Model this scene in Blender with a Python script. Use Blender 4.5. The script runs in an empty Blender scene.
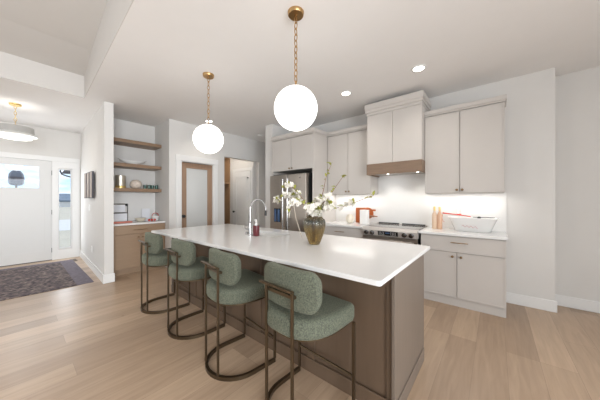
import bpy, bmesh, math, random
from mathutils import Vector, Matrix
random.seed(7)
SC = bpy.context.scene
COL = SC.collection
PI = math.pi
# ---------------------------------------------------------------- camera
F_PX, CAM_H, YAW = 236.0, 1.33, math.atan2(195, 236)
cd = bpy.data.cameras.new('camera'); cam = bpy.data.objects.new('camera', cd); COL.objects.link(cam)
cam.location = (0, 0, CAM_H); cam.rotation_euler = (PI/2, 0, YAW)
cd.sensor_width = 36; cd.lens = 36*F_PX/600; cd.clip_start = 0.05; cd.clip_end = 400
SC.camera = cam
# ---------------------------------------------------------------- exposure
vs = SC.view_settings
vs.view_transform = 'Standard'; vs.look = 'None'; vs.gamma = 1; vs.use_curve_mapping = False
vs.exposure = 0.66
# ---------------------------------------------------------------- world: day sky with clouds
w = bpy.data.worlds.new('sky'); SC.world = w; w.use_nodes = True
nt = w.node_tree; nt.nodes.clear()
o_ = nt.nodes.new('ShaderNodeOutputWorld'); bg = nt.nodes.new('ShaderNodeBackground')
tc = nt.nodes.new('ShaderNodeTexCoord'); mp = nt.nodes.new('ShaderNodeMapping'); mp.inputs['Scale'].default_value = (3, 3, 9)
nz = nt.nodes.new('ShaderNodeTexNoise'); nz.inputs['Scale'].default_value = 2.2; nz.inputs['Detail'].default_value = 5
cr = nt.nodes.new('ShaderNodeValToRGB')
cr.color_ramp.elements[0].position = .36; cr.color_ramp.elements[0].color = (.42, .66, .95, 1)
cr.color_ramp.elements[1].position = .52; cr.color_ramp.elements[1].color = (.95, .97, 1, 1)
nt.links.new(tc.outputs['Generated'], mp.inputs[0]); nt.links.new(mp.outputs[0], nz.inputs[0])
nt.links.new(nz.outputs[0], cr.inputs[0]); nt.links.new(cr.outputs[0], bg.inputs[0]); bg.inputs[1].default_value = 1.1
nt.links.new(bg.outputs[0], o_.inputs[0])
# ---------------------------------------------------------------- big lights (daylight of the rear great-room windows, and added unseen fill)
def area(name, loc, rot, sx, sy, power, col=(1, 1, 1), spread=None):
    l = bpy.data.lights.new(name, 'AREA'); l.shape = 'RECTANGLE'; l.size = sx; l.size_y = sy; l.energy = power; l.color = col
    if spread: l.spread = spread
    o = bpy.data.objects.new(name, l); COL.objects.link(o); o.location = loc; o.rotation_euler = rot
    return o
DAY = (.90, .95, 1)
K_REAR, K_SIDE, K_ENTRY, K_CAN, K_RIGHT, K_UNDER = 13, 110, 36, 13, 62, 1.5
for i, x in enumerate((-3.4, -.9, 1.6)):
    area('window_daylight', (x, -4.9, 1.65), (PI/2, 0, PI), 1.9, 2.1, K_REAR, DAY)
area('patio_daylight', (3.5, .4, 1.25), (PI/2, 0, PI/2), 2.4, 2.3, K_RIGHT, DAY)  # added fill for the kitchen walls and ceiling, no patio door is built
area('window_daylight', (3.5, -1.4, 1.5), (PI/2, 0, PI/2), 2.4, 2.1, K_SIDE, DAY, 2.2)  # added area light before a solid wall, brightens the left side

for p, e in (((-.4, -.9, 1.5), 5), ((-2.8, -.9, 1.5), 20)):  # unseen point lights added to brighten the room, no lamp stands there
    l = bpy.data.lights.new('great_room_lamp', 'POINT'); l.energy = e; l.shadow_soft_size = .25; l.color = (1, .97, .93)
    o = bpy.data.objects.new('great_room_lamp', l); COL.objects.link(o); o.location = p
# ---------------------------------------------------------------- materials
MATS = {}
def mat(name, color, rough=.5, metal=0., vary=.04, scale=6., bump=0., bscale=60., stretch=None, spec=.5, coat=0., trans=0., emis=None, estr=0., alpha=None):
    m = bpy.data.materials.new(name); m.use_nodes = True; n = m.node_tree
    b = n.nodes['Principled BSDF']
    b.inputs['Roughness'].default_value = rough; b.inputs['Metallic'].default_value = metal
    b.inputs['Specular IOR Level'].default_value = spec; b.inputs['Coat Weight'].default_value = coat
    b.inputs['Transmission Weight'].default_value = trans
    t = n.nodes.new('ShaderNodeTexCoord'); mpn = n.nodes.new('ShaderNodeMapping')
    if stretch: mpn.inputs['Scale'].default_value = stretch
    n.links.new(t.outputs['Object'], mpn.inputs[0])
    nzn = n.nodes.new('ShaderNodeTexNoise'); nzn.inputs['Scale'].default_value = scale; nzn.inputs['Detail'].default_value = 4
    n.links.new(mpn.outputs[0], nzn.inputs[0])
    mx = n.nodes.new('ShaderNodeMix'); mx.data_type = 'RGBA'
    mx.inputs['A'].default_value = tuple(c*(1-vary) for c in color)+(1,)
    mx.inputs['B'].default_value = tuple(min(1, c*(1+vary)) for c in color)+(1,)
    n.links.new(nzn.outputs[0], mx.inputs['Factor']); n.links.new(mx.outputs['Result'], b.inputs['Base Color'])
    if bump:
        nb = n.nodes.new('ShaderNodeTexNoise'); nb.inputs['Scale'].default_value = bscale; nb.inputs['Detail'].default_value = 3
        n.links.new(mpn.outputs[0], nb.inputs[0])
        bp = n.nodes.new('ShaderNodeBump'); bp.inputs['Strength'].default_value = bump; bp.inputs['Distance'].default_value = .01
        n.links.new(nb.outputs[0], bp.inputs['Height']); n.links.new(bp.outputs[0], b.inputs['Normal'])
    if emis:
        b.inputs['Emission Color'].default_value = emis+(1,); b.inputs['Emission Strength'].default_value = estr
    MATS[name] = m
    return m
WALL = mat('wall_paint', (.70, .685, .66), .75, vary=.015, bump=.04, bscale=180)
CEIL = mat('ceiling_paint', (.84, .825, .81), .85, vary=.015, bump=.05, bscale=140)
CEILDIM = mat('greige_ceiling_paint', (.63, .605, .575), .85, vary=.015, bump=.05, bscale=140)  # ceiling colour darkened to stand in for the dimmer great-room light
TRIM = mat('white_trim_paint', (.80, .80, .79), .4, vary=.01)
DOORP = mat('front_door_paint', (.70, .70, .69), .4, vary=.01)
CAB = mat('greige_cabinet_paint', (.56, .525, .49), .42, vary=.02)
CABD = mat('cabinet_gap', (.12, .10, .085), .8)
QUARTZ = mat('white_quartz', (.78, .775, .765), .14, vary=.05, scale=2.2, spec=.38)
SPLASH = mat('white_stone_splash', (.80, .79, .77), .25, vary=.03, scale=3)
OAKB = mat('brown_oak', (.26, .165, .10), .45, vary=.22, scale=5, stretch=(7, .8, 7), bump=.08, bscale=30)
OAKX = mat('brown_oak_crossgrain', (.22, .145, .095), .45, vary=.22, scale=5, stretch=(.8, 7, 7), bump=.08, bscale=30)
OAKV = mat('brown_oak_upright', (.34, .22, .145), .42, vary=.2, scale=5, stretch=(7, 7, .6), bump=.06, bscale=30)
LOCK = mat('warm_oak_upright', (.36, .22, .12), .45, vary=.25, scale=5, stretch=(7, 7, .6))
NOOKC = mat('nook_oak', (.36, .25, .165), .45, vary=.12, scale=5, stretch=(.8, .8, 8))
ISLE = mat('island_oak', (.125, .083, .054), .42, vary=.14, scale=5, stretch=(7, 7, .6))
ISLELIT = mat('island_end_oak', (.17, .135, .108), .4, vary=.1, scale=5, stretch=(7, 7, .6))  # same island oak, the stronger light on its ends put into the colour
BRASS = mat('antique_brass', (.52, .33, .15), .32, 1., vary=.08)
PULLM = mat('dark_brass', (.30, .20, .11), .35, 1., vary=.1)
LITSTEEL = mat('range_steel', (.52, .49, .46), .36, .25, vary=.08, scale=8, stretch=(14, 1, 1))  # steel made lighter and less metallic so the sloping panel looks lit
PEACH = mat('pale_peach_glass', (.74, .55, .40), .12, vary=.05)
BRONZE = mat('bronze_tube', (.12, .088, .055), .36, .9, vary=.1)
BLACK = mat('black_metal', (.018, .018, .018), .4, vary=.1)
STEEL = mat('brushed_steel', (.46, .42, .38), .28, 1., vary=.1, scale=8, stretch=(1, 1, 14))
CHROME = mat('chrome', (.46, .46, .46), .16, 1., vary=.01)
BGLASS = mat('black_glass', (.015, .015, .016), .06, vary=.1)
PORC = mat('white_porcelain', (.85, .84, .82), .15, vary=.01)
FROST = mat('frosted_pane', (.60, .61, .60), .18, vary=.03, scale=1.5, spec=.6)
GLOBE = mat('opal_glass', (.95, .94, .92), .2, vary=.005, emis=(1, .97, .94), estr=2.0)
LENS = mat('lamp_lens', (.95, .95, .93), .3, emis=(1, .95, .87), estr=4.)
DIFF = mat('drum_diffuser', (.95, .94, .92), .4, emis=(1, .97, .92), estr=.6)
LINEN = mat('grey_linen', (.46, .45, .43), .9, vary=.05, bump=.1, bscale=200)
WHITEP = mat('white_plastic', (.82, .82, .80), .35, vary=.01)
GREENG = mat('dark_green_glass', (.01, .07, .05), .3, vary=.1, spec=.7)
ORANGE = mat('orange_wood', (.38, .09, .018), .4, vary=.2, scale=8, stretch=(1, 1, 5))
REDP = mat('red_lacquer', (.60, .05, .03), .3)
PINKG = mat('pink_soap', (.11, .012, .018), .12, vary=.1, spec=.6)
ROSE = mat('rose_wine_glass', (.72, .45, .30), .12, vary=.06, spec=.6)
GOLD = mat('gold_foil', (.75, .55, .22), .3, 1.)
CREAM = mat('cream_ceramic', (.76, .70, .58), .4)
PAPER = mat('white_paper', (.80, .82, .86), .7)
BLUE = mat('blue_screen', (.06, .10, .17), .2, emis=(.05, .15, .4), estr=.08)
PETAL = mat('white_petal', (.78, .74, .67), .6, vary=.06, scale=20)
LEAF = mat('young_leaf', (.33, .34, .06), .5, vary=.3, scale=20)
TWIG = mat('twig_bark', (.20, .10, .06), .7, vary=.2)
PALET = mat('pale_twig', (.75, .68, .58), .6)
PALEW = mat('patterned_stoneware', (.74, .64, .55), .6, vary=.35, scale=25)
ART1 = mat('art_taupe', (.38, .32, .28), .7, vary=.15)
ART2 = mat('art_charcoal', (.06, .06, .07), .6)
METVASE = mat('hammered_metal', (.62, .58, .50), .38, 1., vary=.2, scale=12)

def glass(name, color=(1, 1, 1), rough=.0):
    m = bpy.data.materials.new(name); m.use_nodes = True; n = m.node_tree; n.nodes.clear()
    o = n.nodes.new('ShaderNodeOutputMaterial'); t = n.nodes.new('ShaderNodeBsdfTransparent'); g = n.nodes.new('ShaderNodeBsdfGlossy')
    f = n.nodes.new('ShaderNodeFresnel'); f.inputs[0].default_value = 1.45; x = n.nodes.new('ShaderNodeMixShader')
    t.inputs[0].default_value = color+(1,); g.inputs['Roughness'].default_value = .02
    n.links.new(f.outputs[0], x.inputs[0]); n.links.new(t.outputs[0], x.inputs[1]); n.links.new(g.outputs[0], x.inputs[2]); n.links.new(x.outputs[0], o.inputs[0])
    return m
PANE = glass('window_glass', (.97, .98, .99))

def vase_glass():
    m = bpy.data.materials.new('amber_ribbed_glass'); m.use_nodes = True; n = m.node_tree; b = n.nodes['Principled BSDF']
    b.inputs['Roughness'].default_value = .06; b.inputs['Transmission Weight'].default_value = .93
    t = n.nodes.new('ShaderNodeTexCoord'); s = n.nodes.new('ShaderNodeSeparateXYZ'); r = n.nodes.new('ShaderNodeValToRGB')
    n.links.new(t.outputs['Generated'], s.inputs[0]); n.links.new(s.outputs[2], r.inputs[0])
    e = r.color_ramp.elements; e[0].position = 0; e[0].color = (.60, .47, .20, 1); e[1].position = .95; e[1].color = (.55, .46, .28, 1)
    for p, c in ((.55, (.60, .47, .22, 1)), (.74, (.50, .50, .44, 1)), (.84, (.42, .48, .50, 1))):
        k = e.new(p); k.color = c
    mp2 = n.nodes.new('ShaderNodeMapping'); mp2.inputs['Scale'].default_value = (60, 60, 6); n.links.new(t.outputs['Object'], mp2.inputs[0])
    g = n.nodes.new('ShaderNodeTexNoise'); g.inputs['Scale'].default_value = 1.; n.links.new(mp2.outputs[0], g.inputs[0])
    q = n.nodes.new('ShaderNodeValToRGB'); q.color_ramp.elements[0].position = .38; q.color_ramp.elements[0].color = (.6, .52, .4, 1); q.color_ramp.elements[1].position = .6; q.color_ramp.elements[1].color = (1.1, 1.1, 1.1, 1)
    n.links.new(g.outputs[0], q.inputs[0]); x = n.nodes.new('ShaderNodeMix'); x.data_type = 'RGBA'; x.blend_type = 'MULTIPLY'; x.inputs['Factor'].default_value = 1
    n.links.new(r.outputs[0], x.inputs['A']); n.links.new(q.outputs[0], x.inputs['B']); n.links.new(x.outputs['Result'], b.inputs['Base Color']); return m
AMBER = vase_glass()

def floor_mat():
    m = bpy.data.materials.new('light_oak_planks'); m.use_nodes = True; n = m.node_tree; b = n.nodes['Principled BSDF']
    t = n.nodes.new('ShaderNodeTexCoord'); mpn = n.nodes.new('ShaderNodeMapping'); mpn.inputs['Rotation'].default_value = (0, 0, PI/2)
    n.links.new(t.outputs['Object'], mpn.inputs[0])
    br = n.nodes.new('ShaderNodeTexBrick'); br.offset = .37; br.offset_frequency = 3
    br.inputs['Scale'].default_value = 1; br.inputs['Brick Width'].default_value = 1.5; br.inputs['Row Height'].default_value = .21
    br.inputs['Mortar Size'].default_value = .0012; br.inputs['Bias'].default_value = 0
    br.inputs['Color1'].default_value = (.55, .405, .285, 1); br.inputs['Color2'].default_value = (.375, .265, .18, 1)
    br.inputs['Mortar'].default_value = (.30, .215, .15, 1)
    n.links.new(mpn.outputs[0], br.inputs['Vector'])
    m2 = n.nodes.new('ShaderNodeMapping'); m2.inputs['Scale'].default_value = (9, .7, 1); n.links.new(t.outputs['Object'], m2.inputs[0])
    g = n.nodes.new('ShaderNodeTexNoise'); g.inputs['Scale'].default_value = 3.5; g.inputs['Detail'].default_value = 6; g.inputs['Distortion'].default_value = .6
    n.links.new(m2.outputs[0], g.inputs[0])
    r = n.nodes.new('ShaderNodeValToRGB'); r.color_ramp.elements[0].position = .3; r.color_ramp.elements[0].color = (.87, .855, .84, 1)
    r.color_ramp.elements[1].position = .7; r.color_ramp.elements[1].color = (1.06, 1.06, 1.06, 1)
    n.links.new(g.outputs[0], r.inputs[0])
    x = n.nodes.new('ShaderNodeMix'); x.data_type = 'RGBA'; x.blend_type = 'MULTIPLY'; x.inputs['Factor'].default_value = 1
    n.links.new(br.outputs[0], x.inputs['A']); n.links.new(r.outputs[0], x.inputs['B'])
    k = n.nodes.new('ShaderNodeTexVoronoi'); k.inputs['Scale'].default_value = 1.1; n.links.new(t.outputs['Object'], k.inputs[0])
    kr = n.nodes.new('ShaderNodeValToRGB'); kr.color_ramp.elements[0].position = .012; kr.color_ramp.elements[0].color = (.35, .27, .2, 1)
    kr.color_ramp.elements[1].position = .03; kr.color_ramp.elements[1].color = (1, 1, 1, 1)
    n.links.new(k.outputs['Distance'], kr.inputs[0])
    y = n.nodes.new('ShaderNodeMix'); y.data_type = 'RGBA'; y.blend_type = 'MULTIPLY'; y.inputs['Factor'].default_value = .8
    n.links.new(x.outputs['Result'], y.inputs['A']); n.links.new(kr.outputs[0], y.inputs['B'])
    n.links.new(y.outputs['Result'], b.inputs['Base Color'])
    b.inputs['Roughness'].default_value = .36
    return m
FLOOR = floor_mat()

def rug_mat():
    m = bpy.data.materials.new('faded_rug'); m.use_nodes = True; n = m.node_tree; b = n.nodes['Principled BSDF']; b.inputs['Roughness'].default_value = .95
    t = n.nodes.new('ShaderNodeTexCoord')
    v = n.nodes.new('ShaderNodeTexVoronoi'); v.inputs['Scale'].default_value = 16; n.links.new(t.outputs['Object'], v.inputs[0])
    g = n.nodes.new('ShaderNodeTexNoise'); g.inputs['Scale'].default_value = 26; g.inputs['Detail'].default_value = 9; n.links.new(t.outputs['Object'], g.inputs[0])
    x = n.nodes.new('ShaderNodeMix'); x.data_type = 'RGBA'; x.blend_type = 'MIX'; x.inputs['Factor'].default_value = .72
    n.links.new(v.outputs['Distance'], x.inputs['A']); n.links.new(g.outputs[0], x.inputs['B'])
    r = n.nodes.new('ShaderNodeValToRGB'); e = r.color_ramp.elements
    e[0].position = .36; e[0].color = (.04, .032, .036, 1); e[1].position = .66; e[1].color = (.30, .235, .21, 1)
    k = e.new(.46); k.color = (.10, .08, .09, 1); k = e.new(.55); k.color = (.14, .11, .105, 1)
    n.links.new(x.outputs['Result'], r.inputs[0]); n.links.new(r.outputs[0], b.inputs['Base Color']); return m
RUG = rug_mat()
RUGB = mat('rug_border', (.17, .15, .18), .95, vary=.55, scale=22)

def fabric():
    m = bpy.data.materials.new('sage_boucle'); m.use_nodes = True; n = m.node_tree; b = n.nodes['Principled BSDF']; b.inputs['Roughness'].default_value = .9
    b.inputs['Sheen Weight'].default_value = .15; b.inputs['Sheen Tint'].default_value = (.75, .8, .6, 1)
    t = n.nodes.new('ShaderNodeTexCoord'); g = n.nodes.new('ShaderNodeTexNoise'); g.inputs['Scale'].default_value = 130; g.inputs['Detail'].default_value = 3
    n.links.new(t.outputs['Object'], g.inputs[0])
    r = n.nodes.new('ShaderNodeValToRGB'); e = r.color_ramp.elements
    e[0].position = .3; e[0].color = (.05, .058, .044, 1); e[1].position = .72; e[1].color = (.15, .16, .112, 1)
    n.links.new(g.outputs[0], r.inputs[0]); n.links.new(r.outputs[0], b.inputs['Base Color'])
    bp = n.nodes.new('ShaderNodeBump'); bp.inputs['Strength'].default_value = .35; bp.inputs['Distance'].default_value = .006
    n.links.new(g.outputs[0], bp.inputs['Height']); n.links.new(bp.outputs[0], b.inputs['Normal']); return m
SAGE = fabric()

# ---------------------------------------------------------------- mesh helpers
class MB:
    def __init__(s): s.b = bmesh.new()
    def box(s, x0, x1, y0, y1, z0, z1, bev=0., seg=2):
        t = bmesh.new(); bmesh.ops.create_cube(t, size=1)
        bmesh.ops.scale(t, vec=(x1-x0, y1-y0, z1-z0), verts=t.verts); bmesh.ops.translate(t, vec=((x0+x1)/2, (y0+y1)/2, (z0+z1)/2), verts=t.verts)
        if bev: bmesh.ops.bevel(t, geom=t.edges[:], offset=bev, segments=seg, affect='EDGES', profile=.7)
        return s.join(t)
    def join(s, t, M=None):
        if M is not None: bmesh.ops.transform(t, matrix=M, verts=t.verts)
        me = bpy.data.meshes.new('tmp'); t.to_mesh(me); t.free(); s.b.from_mesh(me); bpy.data.meshes.remove(me); return s
    def prism(s, pts, z0, z1, axis='z', bev=0., seg=2):
        t = bmesh.new()
        def P(a, b_, c): return {'z': (a, b_, c), 'y': (a, c, b_), 'x': (c, a, b_)}[axis]
        lo = [t.verts.new(P(a, b_, z0)) for a, b_ in pts]; hi = [t.verts.new(P(a, b_, z1)) for a, b_ in pts]
        n = len(pts); t.faces.new(lo[::-1]); t.faces.new(hi)
        for i in range(n): t.faces.new((lo[i], lo[(i+1) % n], hi[(i+1) % n], hi[i]))
        bmesh.ops.recalc_face_normals(t, faces=t.faces)
        if bev: 
            ed = [e for e in t.edges if abs((e.verts[0].co-e.verts[1].co)[{'z': 2, 'y': 1, 'x': 0}[axis]]) < 1e-6]
            bmesh.ops.bevel(t, geom=ed, offset=bev, segments=seg, affect='EDGES', profile=.6)
        return s.join(t)
    def lathe(s, prof, c=(0, 0, 0), n=32, rib=0., ribs=0):
        t = bmesh.new(); rings = []
        for r, z in prof:
            ring = []
            for i in range(n):
                a = 2*PI*i/n; rr = r*(1+rib*math.cos(ribs*a)) if ribs else r
                ring.append(t.verts.new((c[0]+rr*math.cos(a), c[1]+rr*math.sin(a), c[2]+z)))
            rings.append(ring)
        for a, b_ in zip(rings, rings[1:]):
            for i in range(n): t.faces.new((a[i], a[(i+1) % n], b_[(i+1) % n], b_[i]))
        t.faces.new(rings[0][::-1]); t.faces.new(rings[-1])
        bmesh.ops.recalc_face_normals(t, faces=t.faces)
        return s.join(t)
    def tube(s, pts, r, n=8, taper=None, flat=None, closed=False, square=False):
        """sweep along pts; flat=(half width, half height) for a rectangular section"""
        t = bmesh.new(); P = [Vector(p) for p in pts]; rings = []; N = len(P)
        up = Vector((0, 0, 1))
        prev = None
        for i, p in enumerate(P):
            if closed: d = (P[(i+1) % N]-P[i-1]).normalized()
            else: d = (P[min(i+1, N-1)]-P[max(i-1, 0)]).normalized()
            ref = up if abs(d.z) < .9 else (prev if prev is not None and abs(prev.dot(d)) < .9 else Vector((0, 1, 0)))
            a = d.cross(ref).normalized(); b_ = a.cross(d).normalized()
            if prev is None or abs(d.z) < .9: prev = b_ if abs(d.z) >= .9 else None
            rad = r*(1+(taper-1)*i/(N-1)) if taper else r
            ring = []
            if flat:
                for u, v in ((-1, -1), (1, -1), (1, 1), (-1, 1)): ring.append(t.verts.new(p+a*u*flat[0]+b_*v*flat[1]))
            else:
                for k in range(n):
                    an = 2*PI*(k+.5)/n; ring.append(t.verts.new(p+a*math.cos(an)*rad+b_*math.sin(an)*rad))
            rings.append(ring)
        m = len(rings[0])
        prs = list(zip(rings, rings[1:]))
        if closed: prs.append((rings[-1], rings[0]))
        for a, b_ in prs:
            for k in range(m): t.faces.new((a[k], a[(k+1) % m], b_[(k+1) % m], b_[k]))
        if not closed: t.faces.new(rings[0][::-1]); t.faces.new(rings[-1])
        bmesh.ops.recalc_face_normals(t, faces=t.faces)
        return s.join(t)
    def ball(s, c, r, sc=(1, 1, 1), n=20):
        t = bmesh.new(); bmesh.ops.create_uvsphere(t, u_segments=n, v_segments=n//2+2, radius=r)
        bmesh.ops.scale(t, vec=sc, verts=t.verts); bmesh.ops.translate(t, vec=c, verts=t.verts); return s.join(t)
    def cyl(s, a, b_, r, n=16): return s.tube([a, b_], r, n)
def root_of(o):
    while o.parent: o = o.parent
    return o
def tag(o, label=None, cat=None, group=None, kind=None):
    if label: o['label'] = label
    if cat: o['category'] = cat
    if group: o['group'] = group
    if kind: o['kind'] = kind
    return o
def obj(name, mb, m, parent=None, smooth=None, label=None):
    me = bpy.data.meshes.new(name); b = mb.b
    if parent is not None: off = root_of(parent).location.copy()
    else:
        vs_ = [v.co for v in b.verts]
        off = Vector(((min(v.x for v in vs_)+max(v.x for v in vs_))/2, (min(v.y for v in vs_)+max(v.y for v in vs_))/2, min(v.z for v in vs_)))
    bmesh.ops.translate(b, vec=-off, verts=b.verts); b.to_mesh(me); b.free()
    me.materials.append(m)
    if smooth is not None:
        for p in me.polygons: p.use_smooth = True
        me.set_sharp_from_angle(angle=math.radians(smooth))
    o = bpy.data.objects.new(name, me); COL.objects.link(o)
    if parent is not None: o.parent = parent
    else: o.location = off
    if label: o['label'] = label
    return o
def thing(name, label, cat, loc=(0, 0, 0), group=None):
    o = bpy.data.objects.new(name, None); COL.objects.link(o); o.location = loc; o.empty_display_size = .1
    return tag(o, label, cat, group)
def struct(name, mb, m, parent=None, smooth=None):
    o = obj(name, mb, m, parent, smooth)
    if parent is None: o['kind'] = 'structure'
    return o
def B(*a, **k): return MB().box(*a, **k)
def copy_tree(o, parent=None):
    c = o.copy(); COL.objects.link(c)
    if parent: c.parent = parent
    for ch in list(o.children): copy_tree(ch, c)
    return c
def rrect(x0, x1, y0, y1, r, n=6):
    pts = []
    for cx, cy, a0 in ((x1-r, y0+r, -PI/2), (x1-r, y1-r, 0), (x0+r, y1-r, PI/2), (x0+r, y0+r, PI)):
        for i in range(n+1):
            a = a0+PI/2*i/n; pts.append((cx+r*math.cos(a), cy+r*math.sin(a)))
    return pts

# ================================================================ STRUCTURE
CZ = 2.9                                       # kitchen ceiling
XP = -4.85                                     # wall with the pantry door
struct('floor', B(-7.75, 3.7, -5.2, 4.7, -.1, 0), FLOOR)
# kitchen and entry ceiling, with the great room's raised tray cut out (X > -4.865 and Y below the slanting edge)
m = MB()
ye = lambda x: .69 - (x+4.865)*.034
m.prism([(-4.865, .69), (3.7, ye(3.7)), (3.7, 4.7), (-4.865, 4.7)], CZ, 4.6)
m.box(-7.75, -4.865, -5.2, 4.7, CZ, 4.6)
struct('ceiling', m, CEIL)
m = MB()
m.prism([(-4.865, 3.228), (-4.206, 3.344), (-3.076, 3.441), (-1.2, 3.60), (3.7, 3.60), (3.7, 4.6), (-4.865, 4.6)], -5.2, .72, axis='y')
struct('ceiling_great_room', m, CEILDIM)
m = MB(); m.box(-4.865, -4.861, -5.0, .685, 2.9, 3.228)
m.prism([(-4.861, .69), (-4.861, .684), (3.6, ye(3.6)-.006), (3.6, ye(3.6))], 2.9, 3.6)
struct('trim_6', m, CEILDIM)  # thin liner added to carry the darkened tone on the tray faces
# range wall, and its step back at the right
struct('wall_back', B(-3.55, .55, 4.08, 4.38, 0, CZ), WALL)
struct('wall_right_recess', B(.55, 3.7, 4.38, 4.5, 0, CZ), WALL)
struct('wall_fridge_side', MB().box(-3.76, -3.55, 3.40, 4.08, 0, CZ).box(-3.55, -3.47, 3.46, 4.08, 0, 2.5), WALL)
struct('wall_hall_end', B(-4.85, -3.76, 4.38, 4.5, 0, CZ), WALL)
struct('wall_right', B(3.6, 3.7, -5.1, 4.38, 0, 3.62), WALL)
# pantry wall with two openings
def wall_x(name, x0, x1, y0, y1, holes, z1=CZ):
    m = MB(); y = y0
    for a, b_, t in holes:
        m.box(x0, x1, y, a, 0, z1); m.box(x0, x1, a, b_, t, z1); y = b_
    m.box(x0, x1, y, y1, 0, z1); return struct(name, m, WALL)
wall_x('wall_pantry', -4.97, XP, 1.99, 4.5, [(2.13, 2.84, 2.12), (3.11, 4.15, 2.345)])
struct('wall_nook_right', MB().prism([(-5.76, 1.93), (-4.85, 1.905), (-4.85, 1.99), (-4.97, 1.99), (-4.97, 2.05), (-5.76, 2.05)], 0, CZ), WALL)
struct('wall_nook_back', B(-5.76, -5.65, 1.03, 1.93, 0, CZ), WALL)
struct('wall_entry_side', MB().prism([(-7.57, 1.0), (-4.79, .91), (-4.79, 1.03), (-7.57, 1.03)], 0, CZ), WALL)
# mudroom
struct('wall_mudroom_back', B(-6.7, -4.97, 4.06, 4.16, 0, CZ), WALL)
struct('wall_mudroom_left', B(-6.8, -6.7, 2.05, 4.16, 0, CZ), WALL)
struct('wall_mudroom_front', B(-6.7, -5.76, 2.05, 2.15, 0, CZ), WALL)
struct('wall_pantry_inner', B(-5.76, -4.97, 2.93, 3.03, 0, CZ), WALL)
# entry (front door) wall with openings for the door and the side window
m = MB(); x0, x1 = -7.70, -7.57
m.box(x0, x1, -5.1, -.46, 0, CZ); m.box(x0, x1, -.46, .531, 2.20, CZ); m.box(x0, x1, .531, .62, 0, CZ)
m.box(x0, x1, .62, .86, 0, .22); m.box(x0, x1, .62, .86, 2.05, CZ); m.box(x0, x1, .86, 1.03, 0, CZ)
struct('wall_entry', m, WALL)
# great-room wall behind the camera, with three windows
m = MB(); xs = [-4.35, -1.85, .65]
x = -7.7
for a in xs:
    m.box(x, a, -5.1, -5.0, 0, 3.62); m.box(a, a+1.9, -5.1, -5.0, 0, .6); m.box(a, a+1.9, -5.1, -5.0, 2.7, 3.62); x = a+1.9
m.box(x, 3.6, -5.1, -5.0, 0, 3.62)
struct('wall_rear', m, WALL)
for i, a in enumerate(xs):
    m = MB()
    for p in ((a, a+.06, .6, 2.7), (a+1.84, a+1.9, .6, 2.7), (a+.06, a+1.84, .6, .66), (a+.06, a+1.84, 2.64, 2.7), (a+.93, a+.97, .66, 2.64)):
        m.box(p[0], p[1], -5.08, -5.02, p[2], p[3])
    f = struct('window_%d' % (i+1), m, TRIM)
    obj('pane', B(a+.06, a+1.84, -5.055, -5.045, .66, 2.64), PANE, f)

# baseboards and casings
def base(name, *a): return struct(name, B(*a, bev=.004, seg=1), TRIM)
base('baseboard_back', .10, .565, 4.065, 4.08, 0, .135)
base('baseboard_recess', .565, 3.6, 4.365, 4.38, 0, .135)
struct('baseboard_entry_side', MB().prism([(-7.57, .985), (-4.775, .895), (-4.775, .91), (-4.79, .91), (-7.57, 1.0)], 0, .14), TRIM)
base('baseboard_entry_end', -4.79, -4.775, .91, 1.045, 0, .14)
base('baseboard_pantry', -4.85, -4.835, 1.95, 2.03, 0, .14)
base('baseboard_hall', -4.85, -4.835, 2.94, 3.11, 0, .14)
m = MB()
m.box(-4.85, -4.83, 2.03, 2.13, 0, 2.12, bev=.003, seg=1); m.box(-4.85, -4.83, 2.84, 2.93, 0, 2.12, bev=.003, seg=1); m.box(-4.85, -4.828, 2.02, 2.94, 2.12, 2.235, bev=.003, seg=1)
m.box(-4.97, -4.85, 2.13, 2.142, 0, 2.12); m.box(-4.97, -4.85, 2.828, 2.84, 0, 2.12); m.box(-4.97, -4.85, 2.142, 2.828, 2.108, 2.12)
struct('trim_1', m, TRIM)
# casing round the front door and side window
m = MB()
m.box(-7.57, -7.545, -.56, .98, 2.19, 2.29, bev=.003, seg=1); m.box(-7.57, -7.55, .531, .60, 0, 2.19); m.box(-7.57, -7.55, -.56, -.45, 0, 2.19)
m.box(-7.57, -7.553, .60, .98, 0, .21); m.box(-7.57, -7.553, .60, .98, 2.05, 2.19); m.box(-7.57, -7.553, .60, .63, .21, 2.05); m.box(-7.57, -7.553, .855, .98, .21, 2.05)
struct('trim_2', m, TRIM)
m = B(-7.64, -7.635, .62, .86, .22, 2.05)
w1 = struct('window_4', MB().box(-7.66, -7.61, .62, .645, .22, 2.05).box(-7.66, -7.61, .835, .86, .22, 2.05).box(-7.66, -7.61, .645, .835, .22, .25).box(-7.66, -7.61, .645, .835, 2.02, 2.05), TRIM)
obj('pane', m, PANE, w1)

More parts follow.
